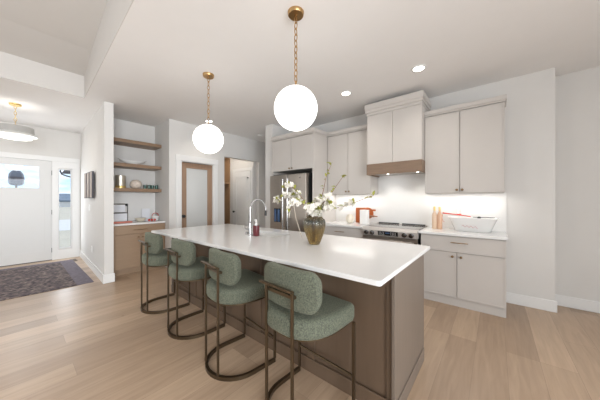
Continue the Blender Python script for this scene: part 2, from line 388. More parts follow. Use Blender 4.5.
# front door (a rectangular light above two long plain panels)
def door_front():
    m = MB(); x0, x1 = -7.63, -7.575
    m.box(x0, x1, -.455, .53, .012, 1.585); m.box(x0, x1, -.455, .53, 2.055, 2.185); m.box(x0, x1, -.455, -.265, 1.585, 2.055); m.box(x0, x1, .34, .53, 1.585, 2.055)
    # raised frame members leave three recessed panels
    for a in ((-.455, -.34, .012, 1.50), (-.02, .07, .012, 1.50), (.42, .53, .012, 1.50), (-.34, -.02, .012, .22), (.07, .42, .012, .22), (-.455, .53, 1.50, 1.56)):
        m.box(x1, x1+.008, a[0], a[1], a[2], a[3])
    for a in ((-.285, -.265, 1.565, 2.075), (.34, .36, 1.565, 2.075), (-.265, .34, 1.565, 1.585), (-.265, .34, 2.055, 2.075)): m.box(x1, x1+.014, a[0], a[1], a[2], a[3])
    o = struct('door_1', m, DOORP)
    obj('pane', B(-7.605, -7.6, -.265, .34, 1.585, 2.055), PANE, o)
    for z in (.22, 1.06, 1.93): obj('hinge', MB().cyl((-7.566, .533, z-.05), (-7.566, .533, z+.05), .009), BLACK, o)
    obj('threshold', B(-7.68, -7.56, -.455, .53, 0, .012), BLACK, o)
    obj('door_lever', MB().cyl((-7.567, -.39, 1.0), (-7.52, -.39, 1.0), .012).tube([(-7.52, -.395, 1.0), (-7.52, -.28, 1.0)], .009).cyl((-7.567, -.39, 1.0), (-7.56, -.39, 1.0), .03), BLACK, o)
door_front()
# pantry door: oak frame round a tall frosted pane
def door_pantry():
    m = MB(); x0, x1 = -4.93, -4.89
    m.box(x0, x1, 2.147, 2.255, .01, 2.10, bev=.002, seg=1); m.box(x0, x1, 2.715, 2.823, .01, 2.10, bev=.002, seg=1)
    m.box(x0, x1, 2.255, 2.715, 1.99, 2.10, bev=.002, seg=1); m.box(x0, x1, 2.255, 2.715, .01, .24, bev=.002, seg=1)
    o = struct('door_2', m, OAKV)
    obj('pane', B(-4.915, -4.905, 2.255, 2.715, .24, 1.99), FROST, o)
    obj('door_knob', MB().cyl((-4.89, 2.185, 1.0), (-4.85, 2.185, 1.0), .012).ball((-4.84, 2.185, 1.0), .03, (.8, 1, 1)).cyl((-4.89, 2.185, 1.0), (-4.882, 2.185, 1.0), .032), BLACK, o, 40)
door_pantry()
# white panelled door in the mudroom
def door_mud():
    xa, xb, y = -5.80, -5.06, 4.06
    m = MB(); m.box(xa, xb, y-.035, y-.004, .01, 2.12)
    for (za, zb) in ((.16, .92), (1.06, 1.99)):
        for a in ((xa+.12, xb-.12, za, za+.02), (xa+.12, xb-.12, zb-.02, zb), (xa+.12, xa+.14, za, zb), (xb-.14, xb-.12, za, zb)): m.box(a[0], a[1], y-.045, y-.035, a[2], a[3])
        m.box(xa+.17, xb-.17, y-.041, y-.035, za+.05, zb-.05)
    o = struct('door_3', m, TRIM)
    obj('door_knob', MB().cyl((xa+.06, y-.035, 1.0), (xa+.06, y-.075, 1.0), .01).ball((xa+.06, y-.085, 1.0), .028), BLACK, o, 40)
    obj('hook', MB().cyl((xb-.08, y-.035, 1.93), (xb-.08, y-.07, 1.93), .012), BLACK, o)
    m = MB(); m.box(xa-.075, xa-.005, y-.02, y-.001, 0, 2.135); m.box(xb+.005, xb+.075, y-.02, y-.001, 0, 2.135); m.box(xa-.075, xb+.075, y-.022, y-.001, 2.135, 2.21)
    struct('trim_3', m, TRIM)
door_mud()
# recessed dark gap lines of the splash behind the range
struct('trim_4', B(-2.43, .115, 4.068, 4.0795, .915, 1.43).box(-1.578, -.79, 4.068, 4.0795, 1.43, 2.0), SPLASH)

# ================================================================ CABINETS
def knob(parent, x, y, z, ax='y', m=None):
    k = MB(); m = m or PULLM
    if ax == 'y': k.cyl((x, y, z), (x, y-.018, z), .006, 10).ball((x, y-.022, z), .0155, (1, .7, 1), 14)
    else: k.cyl((x, y, z), (x+.018, y, z), .005, 10).ball((x+.022, y, z), .0125, (.7, 1, 1), 14)
    return obj('knob', k, m, parent, 40)
def pull(parent, x, y, z, L, ax='y', m=None):
    k = MB(); m = m or PULLM
    if ax == 'y':
        for s in (-1, 1): k.cyl((x+s*L*.38, y, z), (x+s*L*.38, y-.026, z), .004, 8)
        k.box(x-L/2, x+L/2, y-.034, y-.024, z-.005, z+.005, bev=.002, seg=1)
    else:
        for s in (-1, 1): k.cyl((x, y+s*L*.38, z), (x+.026, y+s*L*.38, z), .004, 8)
        k.box(x+.024, x+.034, y-L/2, y+L/2, z-.005, z+.005, bev=.002, seg=1)
    return obj('handle', k, m, parent)
def slab_door(parent, xa, xb, y, za, zb, name='door', m=CAB, shaker=False, knob_at=None):
    """front faces -Y at y, 20 mm thick, with a 3 mm lip frame"""
    b = MB(); b.box(xa, xb, y, y+.02, za, zb, bev=.0025, seg=1)
    if shaker:
        f = .016
        for a in ((xa, xa+f, za, zb), (xb-f, xb, za, zb), (xa+f, xb-f, za, za+f), (xa+f, xb-f, zb-f, zb)): b.box(a[0]+.001, a[1]-.001, y-.004, y+.002, a[2]+.001, a[3]-.001)
    o = obj(name, b, m, parent)
    if knob_at: knob(o, knob_at[0], y-(.004 if shaker else 0), knob_at[1])
    return o
def crown(xa, xb, yf, yb, z0, z1, out=.03, left=True, right=True):
    m = MB(); l = out if left else 0; r = out if right else 0
    m.box(xa-l*.4, xb+r*.4, yf-out*.4, yb, z0, z0+(z1-z0)*.25, bev=.002, seg=1)
    m.box(xa-l, xb+r, yf-out, yb, z0+(z1-z0)*.25, z1, bev=.004, seg=1); return m
YB = 4.066
# right wall cabinet
t = thing('wall_cabinet', 'greige two-door wall cabinet at far right, right of the range hood', 'cabinet', (-.35, 3.9, 1.425))
obj('body', B(-.775, .09, 3.77, YB, 1.425, 2.515), CAB, t)
slab_door(t, -.773, -.363, 3.748, 1.43, 2.505, shaker=True, knob_at=(-.39, 1.465))
slab_door(t, -.357, .088, 3.748, 1.43, 2.505, shaker=True, knob_at=(-.33, 1.465))
obj('crown_moulding', crown(-.78, .09, 3.75, YB, 2.515, 2.59, out=.02, left=False), CAB, t)
# left wall cabinet
t = thing('wall_cabinet', 'greige two-door wall cabinet left of the range hood, beside the tall fridge panel', 'cabinet', (-2.0, 3.9, 1.43))
obj('body', B(-2.425, -1.58, 3.77, YB, 1.43, 2.515), CAB, t)
slab_door(t, -2.42, -2.003, 3.748, 1.435, 2.505, shaker=True, knob_at=(-2.03, 1.48))
slab_door(t, -1.997, -1.582, 3.748, 1.435, 2.505, shaker=True, knob_at=(-1.97, 1.48))
obj('crown_moulding', crown(-2.425, -1.58, 3.75, YB, 2.515, 2.59, left=False, right=False), CAB, t)
# range hood
t = thing('range_hood', 'tall greige boxed range hood with brown oak band and stacked crown', 'range hood', (-1.17, 3.8, 1.71))
obj('body', B(-1.573, -.779, 3.60, YB, 1.893, 2.66), CAB, t)
obj('front_panel', B(-1.571, -1.178, 3.58, 3.60, 1.895, 2.658, bev=.002, seg=1), CAB, t)
obj('front_panel', B(-1.174, -.781, 3.58, 3.60, 1.895, 2.658, bev=.002, seg=1), CAB, t)
m = MB(); m.box(-1.577, -.775, 3.572, 3.597, 1.725, 1.893, bev=.003, seg=1); m.box(-1.577, -1.557, 3.597, YB, 1.725, 1.893); m.box(-.795, -.775, 3.597, YB, 1.725, 1.893)
obj('wood_band', m, OAKX, t)
obj('underside', B(-1.557, -.795, 3.597, YB, 1.742, 1.76), STEEL, t)
m = MB(); m.box(-1.58, -.772, 3.572, YB, 2.66, 2.70, bev=.003, seg=1); m.prism([(3.56, 2.70), (3.55, 2.715), (3.55, 2.745), (YB, 2.745), (YB, 2.70)], -1.59, -.762, axis='x'); m.box(-1.60, -.752, 3.54, YB, 2.745, 2.83, bev=.004, seg=1)
obj('crown_moulding', m, CAB, t)
for x in (-1.30, -.87):
    obj('hood_light', MB().cyl((x, 3.75, 1.734), (x, 3.75, 1.742), .016), LENS, t)
# fridge enclosure
t = thing('fridge_cabinet', 'tall greige fridge surround with two small doors over the steel fridge', 'cabinet', (-2.95, 3.7, 0))
obj('side_panel', B(-2.455, -2.43, 3.31, YB, 0, 2.50), CAB, t); obj('side_panel', B(-3.465, -3.44, 3.31, YB, 0, 2.50), CAB, t)
obj('body', B(-3.44, -2.455, 3.33, YB, 1.89, 2.50), CAB, t)
slab_door(t, -3.437, -2.953, 3.308, 1.892, 2.49, knob_at=(-2.985, 1.925)); slab_door(t, -2.947, -2.458, 3.308, 1.892, 2.49, knob_at=(-2.915, 1.925))
obj('crown_moulding', crown(-3.465, -2.43, 3.31, 3.712, 2.50, 2.585, left=False), CAB, t)
# fridge
t = thing('refrigerator', 'stainless steel french-door refrigerator in the tall greige surround', 'refrigerator', (-2.95, 3.6, 0))
obj('body', B(-3.41, -2.51, 3.30, 4.02, .03, 1.82), BLACK, t)
ld = obj('door', B(-3.41, -2.965, 3.20, 3.295, .66, 1.80, bev=.012), STEEL, t)
rd = obj('door', B(-2.955, -2.51, 3.20, 3.295, .66, 1.80, bev=.012), STEEL, t)
fd = obj('freezer_drawer', B(-3.41, -2.51, 3.20, 3.295, .05, .645, bev=.012), STEEL, t)
for dd, x in ((ld, -3.02), (rd, -2.90)):
    obj('handle', MB().cyl((x, 3.15, .78), (x, 3.15, 1.72), .014).cyl((x, 3.15, .84), (x, 3.205, .84), .009).cyl((x, 3.15, 1.66), (x, 3.205, 1.66), .009), CHROME, dd, 40)
obj('handle', MB().cyl((-3.3, 3.15, .58), (-2.62, 3.15, .58), .012).cyl((-3.24, 3.15, .58), (-3.24, 3.205, .58), .009).cyl((-2.68, 3.15, .58), (-2.68, 3.205, .58), .009), CHROME, fd, 40)
m = MB(); m.box(-3.29, -3.12, 3.192, 3.2, .91, 1.17)
dp = obj('water_dispenser', m, BGLASS, ld)
obj('dispenser_glow', B(-3.275, -3.225, 3.188, 3.192, .92, 1.15).box(-3.19, -3.135, 3.188, 3.192, .92, 1.15), BLUE, dp)
obj('maker_badge', B(-2.66, -2.625, 3.196, 3.2, 1.715, 1.735), CHROME, rd)
# base cabinets, right of the range
def base_cab(xa, xb, label, split, drawer_z=.675):
    t = thing('base_cabinet', label, 'cabinet', ((xa+xb)/2, 3.8, 0))
    obj('body', B(xa, xb, 3.52, YB, .1, .884), CAB, t)
    obj('toe_kick', B(xa, xb, 3.525, YB, 0, .1), CAB, t)
    dr = slab_door(t, xa+.003, xb-.003, 3.50, drawer_z+.004, .872, 'drawer', shaker=True)
    pull(dr, (xa+xb)/2, 3.496, .80, .18)
    slab_door(t, xa+.003, split-.003, 3.50, .112, drawer_z-.002, shaker=True, knob_at=(split-.045, drawer_z-.05))
    slab_door(t, split+.003, xb-.003, 3.50, .112, drawer_z-.002, shaker=True, knob_at=(split+.045, drawer_z-.05))
    return t
base_cab(-.775, .098, 'greige base cabinet right of the range, one drawer over two doors', -.365)
base_cab(-2.428, -1.60, 'greige base cabinet left of the range, behind the island vase', -2.01)
tag(obj('countertop', B(-.795, .112, 3.465, YB, .884, .915, bev=.004), QUARTZ), 'white quartz countertop right of the range, carrying bottles and white tub', 'countertop')
tag(obj('countertop', B(-2.43, -1.59, 3.465, YB, .884, .915, bev=.004), QUARTZ), 'white quartz countertop left of the range, carrying orange cutting boards', 'countertop')
# range
t = thing('range', 'stainless slide-in kitchen range with front knobs under the hood', 'stove', (-1.19, 3.75, 0))
XA, XB = -1.588, -.80
obj('body', B(XA+.01, XB-.01, 3.50, YB-.01, .02, .88), BLACK, t)
m = MB(); m.prism([(3.44, .80), (3.42, .885), (3.47, .925), (3.52, .925), (3.52, .80)], XA, XB, axis='x', bev=.003, seg=1)
cp = obj('control_panel', m, LITSTEEL, t)
nrm = Vector((0, -.085, -.02)).normalized(); 
def onpanel(x, f, out=0): # f from 0 bottom to 1 top on the sloping front
    return Vector((x, 3.44-.02*f-.0*out, .80+.085*f))+Vector((0, -.973, .229))*0 + Vector((0, -out, 0))
for x in (XA+.075, XA+.165, XB-.165, XB-.075):
    a = onpanel(x, .5); k = MB(); k.cyl(a, a+Vector((0, -.012, .0)), .033, 20); k.cyl(a+Vector((0, -.01, 0)), a+Vector((0, -.045, 0)), .025, 20); k.box(x-.004, x+.004, a.y-.05, a.y-.044, a.z-.02, a.z+.02)
    obj('knob', k, CHROME, cp, 40)
m = MB(); m.prism([(3.4355, .812), (3.4195, .876), (3.428, .876), (3.44, .812)], XA+.25, XB-.25, axis='x')
dsp = obj('display', m, BGLASS, cp)
m = MB(); m.box(-1.225, -1.165, 3.422, 3.424, .845, .860)
obj('readout', m, BLUE, dsp)
for rng in (range(4), range(8, 12)):
    m = MB()
    for i in rng:
        for j in range(3):
            x = XA+.27+i*.021; m.box(x, x+.008, 3.4165+(2-j)*.004, 3.4225+(2-j)*.004, .825+j*.017, .829+j*.017)
    obj('touch_marks', m, WHITEP, dsp)
obj('cooktop', B(XA, XB, 3.50, YB-.035, .915, .928, bev=.003, seg=1), mat('grey_cooktop_glass', (.16, .145, .13), .1, vary=.08, spec=.8), t)
m = MB(); m.box(XA, XB, YB-.035, YB, .90, .935); obj('rear_trim', m, STEEL, t)
for a, b_ in ((XA+.03, -1.22), (-1.17, XB-.03)): obj('vent_slot', B(a, b_, YB-.037, YB-.004, .93, .948), BLACK, t)
od = obj('oven_door', B(XA+.005, XB-.005, 3.455, 3.50, .22, .79, bev=.004, seg=1), STEEL, t)
obj('oven_window', B(XA+.12, XB-.12, 3.452, 3.456, .34, .62), BGLASS, od)
obj('handle', MB().cyl((XA+.04, 3.40, .745), (XB-.04, 3.40, .745), .013).cyl((XA+.09, 3.40, .745), (XA+.09, 3.458, .745), .01).cyl((XB-.09, 3.40, .745), (XB-.09, 3.458, .745), .01), STEEL, od, 40)
obj('drawer', B(XA+.005, XB-.005, 3.46, 3.50, .03, .21, bev=.004, seg=1), STEEL, t)

# ---------------------------------------------------------------- island
IX0, IX1 = -3.60, -.46
t = thing('kitchen_island', 'long brown oak kitchen island with panelled back behind the stools', 'kitchen island', (-2.1, 1.85, 0))
obj('back_panel', B(IX0+.02, IX1-.02, 1.475, 1.50, .0, .884), ISLE, t)
m = MB()
n = 5; L = (IX1-IX0-.04)/n
for i in range(n+1):
    x = IX0+.02+i*L; m.box(max(x-.035, IX0+.02), min(x+.035, IX1-.02), 1.463, 1.475, .105, .80)
m.box(IX0+.02, IX1-.02, 1.463, 1.475, .80, .884)
obj('stile_frame', m, ISLE, t)
obj('end_panel', B(IX1-.02, IX1, 1.446, 2.19, 0, .884, bev=.0015, seg=1), ISLELIT, t)
obj('end_panel', B(IX0, IX0+.02, 1.446, 2.19, 0, .884, bev=.0015, seg=1), ISLELIT, t)
obj('baseboard', B(IX0+.02, IX1-.02, 1.452, 1.463, 0, .105, bev=.002, seg=1), ISLE, t)
for a in (IX1, IX0-.007): obj('baseboard', B(a, a+.007, 1.444, 2.17, 0, .105, bev=.002, seg=1), ISLELIT, t)
obj('carcass', B(IX0+.02, IX1-.02, 2.176, 2.188, .1, .884).box(IX0+.02, IX1-.02, 1.50, 2.176, .1, .12), ISLE, t)
# worktop with a sink cut-out
SX0, SX1, SY0, SY1 = -2.50, -1.92, 1.88, 2.16
m = MB(); TX0, TX1, TY0, TY1 = -3.64, -.45, 1.19, 2.41
t_ = bmesh.new()
def slab_with_hole(z0, z1):
    out = rrect(TX0, TX1, TY0, TY1, .025, 4); inn = rrect(SX0, SX1, SY0, SY1, .04, 4)
    b = bmesh.new(); n = len(out)
    vo = {z: [b.verts.new((x, y, z)) for x, y in out] for z in (z0, z1)}; vi = {z: [b.verts.new((x, y, z)) for x, y in inn] for z in (z0, z1)}
    for i in range(n):
        j = (i+1) % n
        b.faces.new((vo[z0][i], vo[z0][j], vo[z1][j], vo[z1][i])); b.faces.new((vi[z0][j], vi[z0][i], vi[z1][i], vi[z1][j]))
        b.faces.new((vo[z1][i], vo[z1][j], vi[z1][j], vi[z1][i])); b.faces.new((vo[z0][j], vo[z0][i], vi[z0][i], vi[z0][j]))
    bmesh.ops.recalc_face_normals(b, faces=b.faces)
    ed = [e for e in b.edges if e.verts[0].co.z == e.verts[1].co.z and len(e.link_faces) == 2 and any(abs(f.normal.z) < .5 for f in e.link_faces) and any(abs(f.normal.z) > .5 for f in e.link_faces)]
    bmesh.ops.bevel(b, geom=ed, offset=.004, segments=2, affect='EDGES')
    return b
t_.free(); m.join(slab_with_hole(.884, .912))
tag(obj('island_worktop', m, QUARTZ), 'long white quartz worktop on the island, under the vase and faucet', 'countertop')
m = MB(); e = .012
m.box(SX0-e, SX1+e, SY0-e, SY1+e, .66, .672); m.box(SX0-e, SX0, SY0-e, SY1+e, .672, .883); m.box(SX1, SX1+e, SY0-e, SY1+e, .672, .883); m.box(SX0, SX1, SY0-e, SY0, .672, .883); m.box(SX0, SX1, SY1, SY1+e, .672, .883)
s_ = obj('sink', m, PORC); tag(s_, 'white undermount sink set in the island worktop behind the faucet', 'sink')
obj('drain', MB().cyl((-2.2, 2.08, .672), (-2.2, 2.08, .676), .045), CHROME, s_)
# faucet
t = thing('faucet', 'tall chrome gooseneck faucet on the island worktop', 'faucet', (-2.21, 1.76, .912))
pts = [(-2.21, 1.76, .96), (-2.21, 1.76, 1.22)]
for i in range(1, 13):
    a = PI-PI*1.04*i/12; pts.append((-2.21+.04*(1+math.cos(a)), 1.76+.085*(1+math.cos(a)), 1.22+.115*math.sin(a)))
obj('spout', MB().tube(pts, .009, 12), CHROME, t, 50)
e_ = pts[-1]
obj('spray_head', MB().cyl(e_, (e_[0]-.0, e_[1]-.003, e_[2]-.065), .015), BLACK, t, 40)
obj('body', MB().lathe([(.028, 0), (.028, .012), (.018, .02), (.016, .15), (.011, .165)], (-2.21, 1.76, .912), 20), CHROME, t, 40)
obj('lever', MB().tube([(-2.225, 1.755, .985), (-2.26, 1.735, .99), (-2.29, 1.72, 1.01)], .008, 8), CHROME, t, 40)
t = thing('air_switch', 'small round chrome knob beside the faucet base on island', 'sink button', (-2.31, 1.79, .912))
obj('button', MB().lathe([(.02, 0), (.022, .01), (.022, .03), (.01, .034)], (-2.31, 1.79, .912), 18), CHROME, t, 40)
# soap bottle
t = thing('soap_bottle', 'dark pink soap bottle with white pump beside the chrome faucet', 'soap dispenser', (-2.14, 1.79, .912))
obj('bottle', MB().prism([(x-2.14, y+1.79) for x, y in rrect(-.037, .037, -.025, .025, .012, 4)], .9125, 1.035, bev=.006), PINKG, t, 40)
obj('label_patch', B(-2.165, -2.115, 1.763, 1.7645, .93, 1.01), PINKG, t)
obj('pump', MB().cyl((-2.14, 1.79, 1.034), (-2.14, 1.79, 1.055), .016).cyl((-2.14, 1.79, 1.05), (-2.14, 1.79, 1.10), .006).box(-2.17, -2.13, 1.782, 1.798, 1.09, 1.105, bev=.003, seg=1), WHITEP, t, 40)

# ---------------------------------------------------------------- vase with blossom branches
VX, VY, VZ = -1.322, 1.815, .912
t = thing('vase', 'ribbed amber glass vase with blossom branches on the island worktop', 'vase', (VX, VY, VZ))
prof = [(.046, 0), (.050, .006), (.060, .03), (.081, .085), (.097, .14), (.104, .185), (.103, .21), (.096, .235), (.078, .248), (.072, .256), (.074, .262)]
inner = [(.068, .262), (.066, .252), (.086, .23), (.092, .205), (.082, .14), (.06, .06), (.04, .02)]
obj('body', MB().lathe(prof+inner, (VX, VY, VZ), 120, rib=.022, ribs=24), AMBER, t, 60)
R_ = Vector((math.cos(YAW), math.sin(YAW), 0)); D_ = Vector((-math.sin(YAW), math.cos(YAW), 0))
def flower_mesh():
    b = MB(); tb = bmesh.new()
    for k in range(7):
        a = 2*PI*k/7+random.uniform(-.2, .2); L = .025*random.uniform(.85, 1.15); lift = random.uniform(.1, .5)
        c, s = math.cos(a), math.sin(a); px, py = -s, c; w = .0068
        rows = [(0, .2, 0), (.4, 1, .35*lift), (.8, 1, lift*.8), (1, .45, lift)]
        g = []
        for f, ww, up in rows: g.append([tb.verts.new((c*L*f+px*w*ww*q, s*L*f+py*w*ww*q, L*up+abs(q)*.003)) for q in (-1, 0, 1)])
        for r1, r2 in zip(g, g[1:]):
            for q in (0, 1): tb.faces.new((r1[q], r1[q+1], r2[q+1], r2[q]))
    b.join(tb); b.ball((0, 0, .004), .005, n=8)
    me = bpy.data.meshes.new('blossom'); b.b.to_mesh(me); b.b.free(); me.materials.append(PETAL)
    for p in me.polygons: p.use_smooth = True
    return me
def leaf_mesh():
    tb = bmesh.new(); g = []
    for f, ww, z in ((0, .1, 0), (.35, 1, .004), (.7, .8, .003), (1, .05, -.004)): g.append([tb.verts.new((.042*f, .011*ww*q, z+abs(q)*.003)) for q in (-1, 0, 1)])
    for r1, r2 in zip(g, g[1:]):
        for q in (0, 1): tb.faces.new((r1[q], r1[q+1], r2[q+1], r2[q]))
    me = bpy.data.meshes.new('leaf'); tb.to_mesh(me); tb.free(); me.materials.append(LEAF); return me
FLS = [flower_mesh() for _ in range(4)]; LFM = leaf_mesh()
def rot_to(v, roll=0.):
    return v.to_track_quat('Z', 'Y').to_euler()
# each branch: points in metres (right, up, deeper) from the vase mouth
def branch(label, pts, blooms, leaves, thick=.0048, pale=False):
    base_ = Vector((VX, VY, VZ+.03)); t = thing('blossom_branch', label, 'flowering branch', base_, 'blossom branches in the amber vase' if False else None)
    P = [Vector((VX, VY, VZ+.03))+R_*pts[0][0]*.08, Vector((VX, VY, VZ+.25))+R_*pts[0][0]*.25+D_*pts[0][2]*.2]
    P += [Vector((VX, VY, VZ))+R_*a+Vector((0, 0, b_))+D_*c for a, b_, c in pts]
    Q = []
    for i in range(len(P)-1):
        p0, p1, p2, p3 = P[max(i-1, 0)], P[i], P[i+1], P[min(i+2, len(P)-1)]
        for k in range(5):
            u = k/5; Q.append(.5*((2*p1)+(p2-p0)*u+(2*p0-5*p1+4*p2-p3)*u*u+(3*p1-p0-3*p2+p3)*u**3))
    Q.append(P[-1])
    obj('stem', MB().tube(Q, thick, 6, taper=.4), PALET if pale else TWIG, t, 60)
    N = len(Q)-1; off = base_
    for f in blooms:
        p = Q[int(7+(N-7)*f)] + Vector([random.uniform(-.022, .022) for _ in range(3)])
        o = bpy.data.objects.new('blossom', random.choice(FLS)); COL.objects.link(o); o.parent = t; o.location = p-off
        v = Vector((random.uniform(-1, 1), random.uniform(-1, 1), random.uniform(-.3, 1)))-D_*.8; o.rotation_euler = rot_to(v.normalized()); s = random.uniform(.85, 1.35); o.scale = (s, s, s)
    for f in leaves+[min(1, q+.03) for q in blooms]:
        p = Q[min(N, int(6+(N-6)*f))]
        o = bpy.data.objects.new('leaf', LFM); COL.objects.link(o); o.parent = t; o.location = p-off
        o.rotation_euler = (random.uniform(-.6, .6), random.uniform(-1.3, .2), random.uniform(0, 2*PI)); s = random.uniform(.8, 1.3); o.scale = (s, s, s)
    return t
rr = lambda n, a=0., b_=1.: [random.uniform(a, b_) for _ in range(n)]
branch('blossom branch arching furthest left over the fridge', [(-.10, .37, 0), (-.22, .46, .02), (-.31, .45, .02), (-.375, .39, .03)], rr(22, .3, 1), rr(12, .1, 1)+[1])
branch('blossom branch bending left and nearly reaching the fridge handles', [(-.08, .38, -.05), (-.17, .50, -.05), (-.25, .56, -.04), (-.30, .53, 0)], rr(10, .25, .95), rr(8, .2, 1)+[1, 1])
branch('drooping blossom branch low at the left of the vase', [(-.09, .36, -.07), (-.15, .40, -.1), (-.20, .385, -.12), (-.23, .30, -.12)], rr(15, .2, 1), rr(3))
branch('tallest upright twig, leafy at its tip, right of the vase centre', [(.05, .38, .02), (.09, .52, .02), (.115, .64, .03), (.16, .75, .03)], rr(5, .0, .45), rr(9, .3, 1)+[1, 1, 1])
branch('slanting twig with leafy tip, second tallest, pointing up right', [(.07, .37, 0), (.14, .45, .0), (.20, .54, 0), (.275, .645, 0)], rr(6, 0, .55), rr(8, .4, 1)+[1, 1, 1])
branch('long low twig reaching right toward the orange cutting boards', [(.09, .33, -.02), (.22, .345, -.02), (.34, .38, -.01), (.50, .44, 0), (.56, .46, 0)], rr(9, .2, .9), rr(9, .2, 1)+[1, 1])
branch('short full blossom branch at the centre of the vase', [(.0, .32, -.03), (.01, .38, -.05), (.04, .43, -.06)], rr(24, 0, 1), rr(8))
branch('short full blossom branch leaning right over the vase rim', [(.05, .31, -.02), (.11, .35, -.03), (.16, .38, -.03)], rr(24, 0, 1), rr(8))
branch('short blossom branch spilling left over the vase rim', [(-.03, .31, -.05), (-.05, .33, -.08), (-.06, .38, -.1)], rr(14, 0, 1), rr(3))
# the pale bare stick leaning down to the worktop left of the vase
st = Vector((-1.62, 2.0, .914))
tag(obj('bare_stick', MB().tube([st, st+Vector((-.045, .0, .10)), st+Vector((-.085, -.01, .22)), st+Vector((-.13, -.02, .47))], .0045, 6), PALET, smooth=50), 'pale bare stick leaning from the worktop into blossoms left of the vase', 'stick')

# ---------------------------------------------------------------- stools
def make_stool():
    t = thing('bar_stool', 'x', 'bar stool', (0, 0, 0))
    # local frame: faces +Y, origin on the floor
    yf, R, yc = .21, .24, .0
    # hoop lying on the floor
    P = [(R, yf, .014)]+[(R*math.cos(-PI*i/18), yc+R*math.sin(-PI*i/18), .014) for i in range(19)]+[(-R, yf, .014)]
    obj('base_hoop', MB().tube(P, 0, flat=(.011, .014)), BRONZE, t, 40)
    for s in (-1, 1): obj('leg', B(s*R-.009, s*R+.009, yf-.009, yf+.009, .028, .545, bev=.002, seg=1), BRONZE, t)
    obj('footrest', MB().cyl((-R+.01, yf, .195), (R-.01, yf, .195), .009, 10), BRONZE, t, 40)
    yu = yc-math.sqrt(R*R-.112**2)-.006
    for s in (-1, 1): obj('upright', B(s*.112-.008, s*.112+.008, yu-.008, yu+.008, 0.028, .828, bev=.002, seg=1), BRONZE, t)
    obj('back_rail', B(-.155, .124, yu-.028, yu-.005, .822, .836, bev=.003, seg=1), BRONZE, t)
    # seat outline: square front, round rear
    def outline(r, yf_, k=0):
        pts = []
        for i in range(21):
            a = -PI*i/20; pts.append((r*abs(math.cos(a))**.7*(1 if math.cos(a) > 0 else -1), yc+.022+r*math.sin(a)))
        c = .04; pts = pts+[(-r, yf_-c), (-r+.011, yf_-.011), (-r+c, yf_), (r-c, yf_), (r-.011, yf_-.011), (r, yf_-c)]
        return pts
    obj('seat_rim', MB().prism(outline(.228, .212), .540, .553, bev=.003, seg=1), BRONZE, t, 30, label='bronze seat rim')
    m = MB().prism(outline(.252, .228), .553, .668, bev=.038, seg=5)
    # soften the crown of the cushion
    for v in m.b.verts:
        if v.co.z > .64: v.co.z += .018*(1-min(1, (v.co.x**2+v.co.y**2)/.055))
    obj('seat', m, SAGE, t, 60)
    # backrest: rounded slab bent around the sitter
    m = MB().prism(rrect(-.237, .237, .695, .925, .08, 8), -.036, .036, axis='y', bev=.026, seg=4)
    bmesh.ops.subdivide_edges(m.b, edges=[e for e in m.b.edges if e.calc_length() > .15], cuts=8)
    for v in m.b.verts:
        y = v.co.y; x = v.co.x; rad = .52
        a = x/rad; v.co.x = (rad-y)*math.sin(a); v.co.y = y*math.cos(a)+rad*(1-math.cos(a))-.160
    obj('backrest', m, SAGE, t, 60)
    obj('back_bracket', B(-.11, .11, yu+.008, yu+.05, .775, .795), BRONZE, t)
    return t
proto = make_stool()
stools = [(-3.235, 1.212, -2, 'sage green bar stool furthest left, beside the oak nook cabinet'),
          (-2.445, 1.212, -2, 'second sage green bar stool from the left, between two stools'),
          (-1.665, 1.19, -7, 'third sage green bar stool from the left, front left of nearest stool'),
          (-.955, 1.197, -4, 'nearest and rightmost sage green bar stool at the island end')]
for i, (x, y, a, lb) in enumerate(stools):
    s = proto if i == 0 else copy_tree(proto)
    s.location = (x, y, 0); s.rotation_euler.z = math.radians(a); s['label'] = lb; s['group'] = 'bar stools along the island'

# ---------------------------------------------------------------- lamps
def point(name, loc, power, r=.05, col=(1, .93, .84), parent=None):
    l = bpy.data.lights.new(name, 'POINT'); l.energy = power; l.shadow_soft_size = r; l.color = col
    o = bpy.data.objects.new(name, l); COL.objects.link(o); o.location = loc; 
    if parent: o.parent = parent
    return o
def chain_mb(x, y, z0, z1, link=.062, r=.0038):
    m = MB(); n = max(1, round((z1-z0)/(link*.78))); st_ = (z1-z0)/n
    for i in range(n):
        zc = z0+st_*(i+.5); P = []
        for k in range(12):
            a = 2*PI*k/12; u = .014*math.cos(a); w_ = (st_*.62)*math.sin(a)
            P.append((x+(u if i % 2 else 0), y+(0 if i % 2 else u), zc+w_))
        m.tube(P, r, 6, closed=True)
    return m
def pendant(x, y, label):
    t = thing('globe_pendant', label, 'pendant light', (x, y, 1.92), 'globe pendants over the island')
    obj('canopy', MB().lathe([(.062, -.028), (.066, -.022), (.068, 0)], (x, y, CZ), 32), BRASS, t, 40)
    obj('chain', chain_mb(x, y, 2.315, 2.862), BRASS, t, 60)
    obj('stem', MB().cyl((x, y, 2.262), (x, y, 2.325), .007).lathe([(.022, 2.262), (.02, 2.272), (.010, 2.282)], (x, y, 0), 24), BRASS, t, 40)
    obj('hook', MB().cyl((x, y, 2.855), (x, y, 2.875), .007), BRASS, t, 40)
    g = MB().ball((x, y, 2.093), .18, n=48)
    obj('globe', g, GLOBE, t, 80)
    return t
pendant(-1.285, 1.50, 'nearer large white globe pendant on brass chain, over the vase end')
pendant(-2.77, 1.55, 'farther white globe pendant on brass chain, over the faucet end')
cans = [(-4.38, 2.464, 'recessed ceiling downlight above the farther globe pendant'), (-1.685, 3.10, 'recessed ceiling downlight left of the range hood'), (-.70, 3.065, 'recessed ceiling downlight nearest the camera, above the hood right side')]
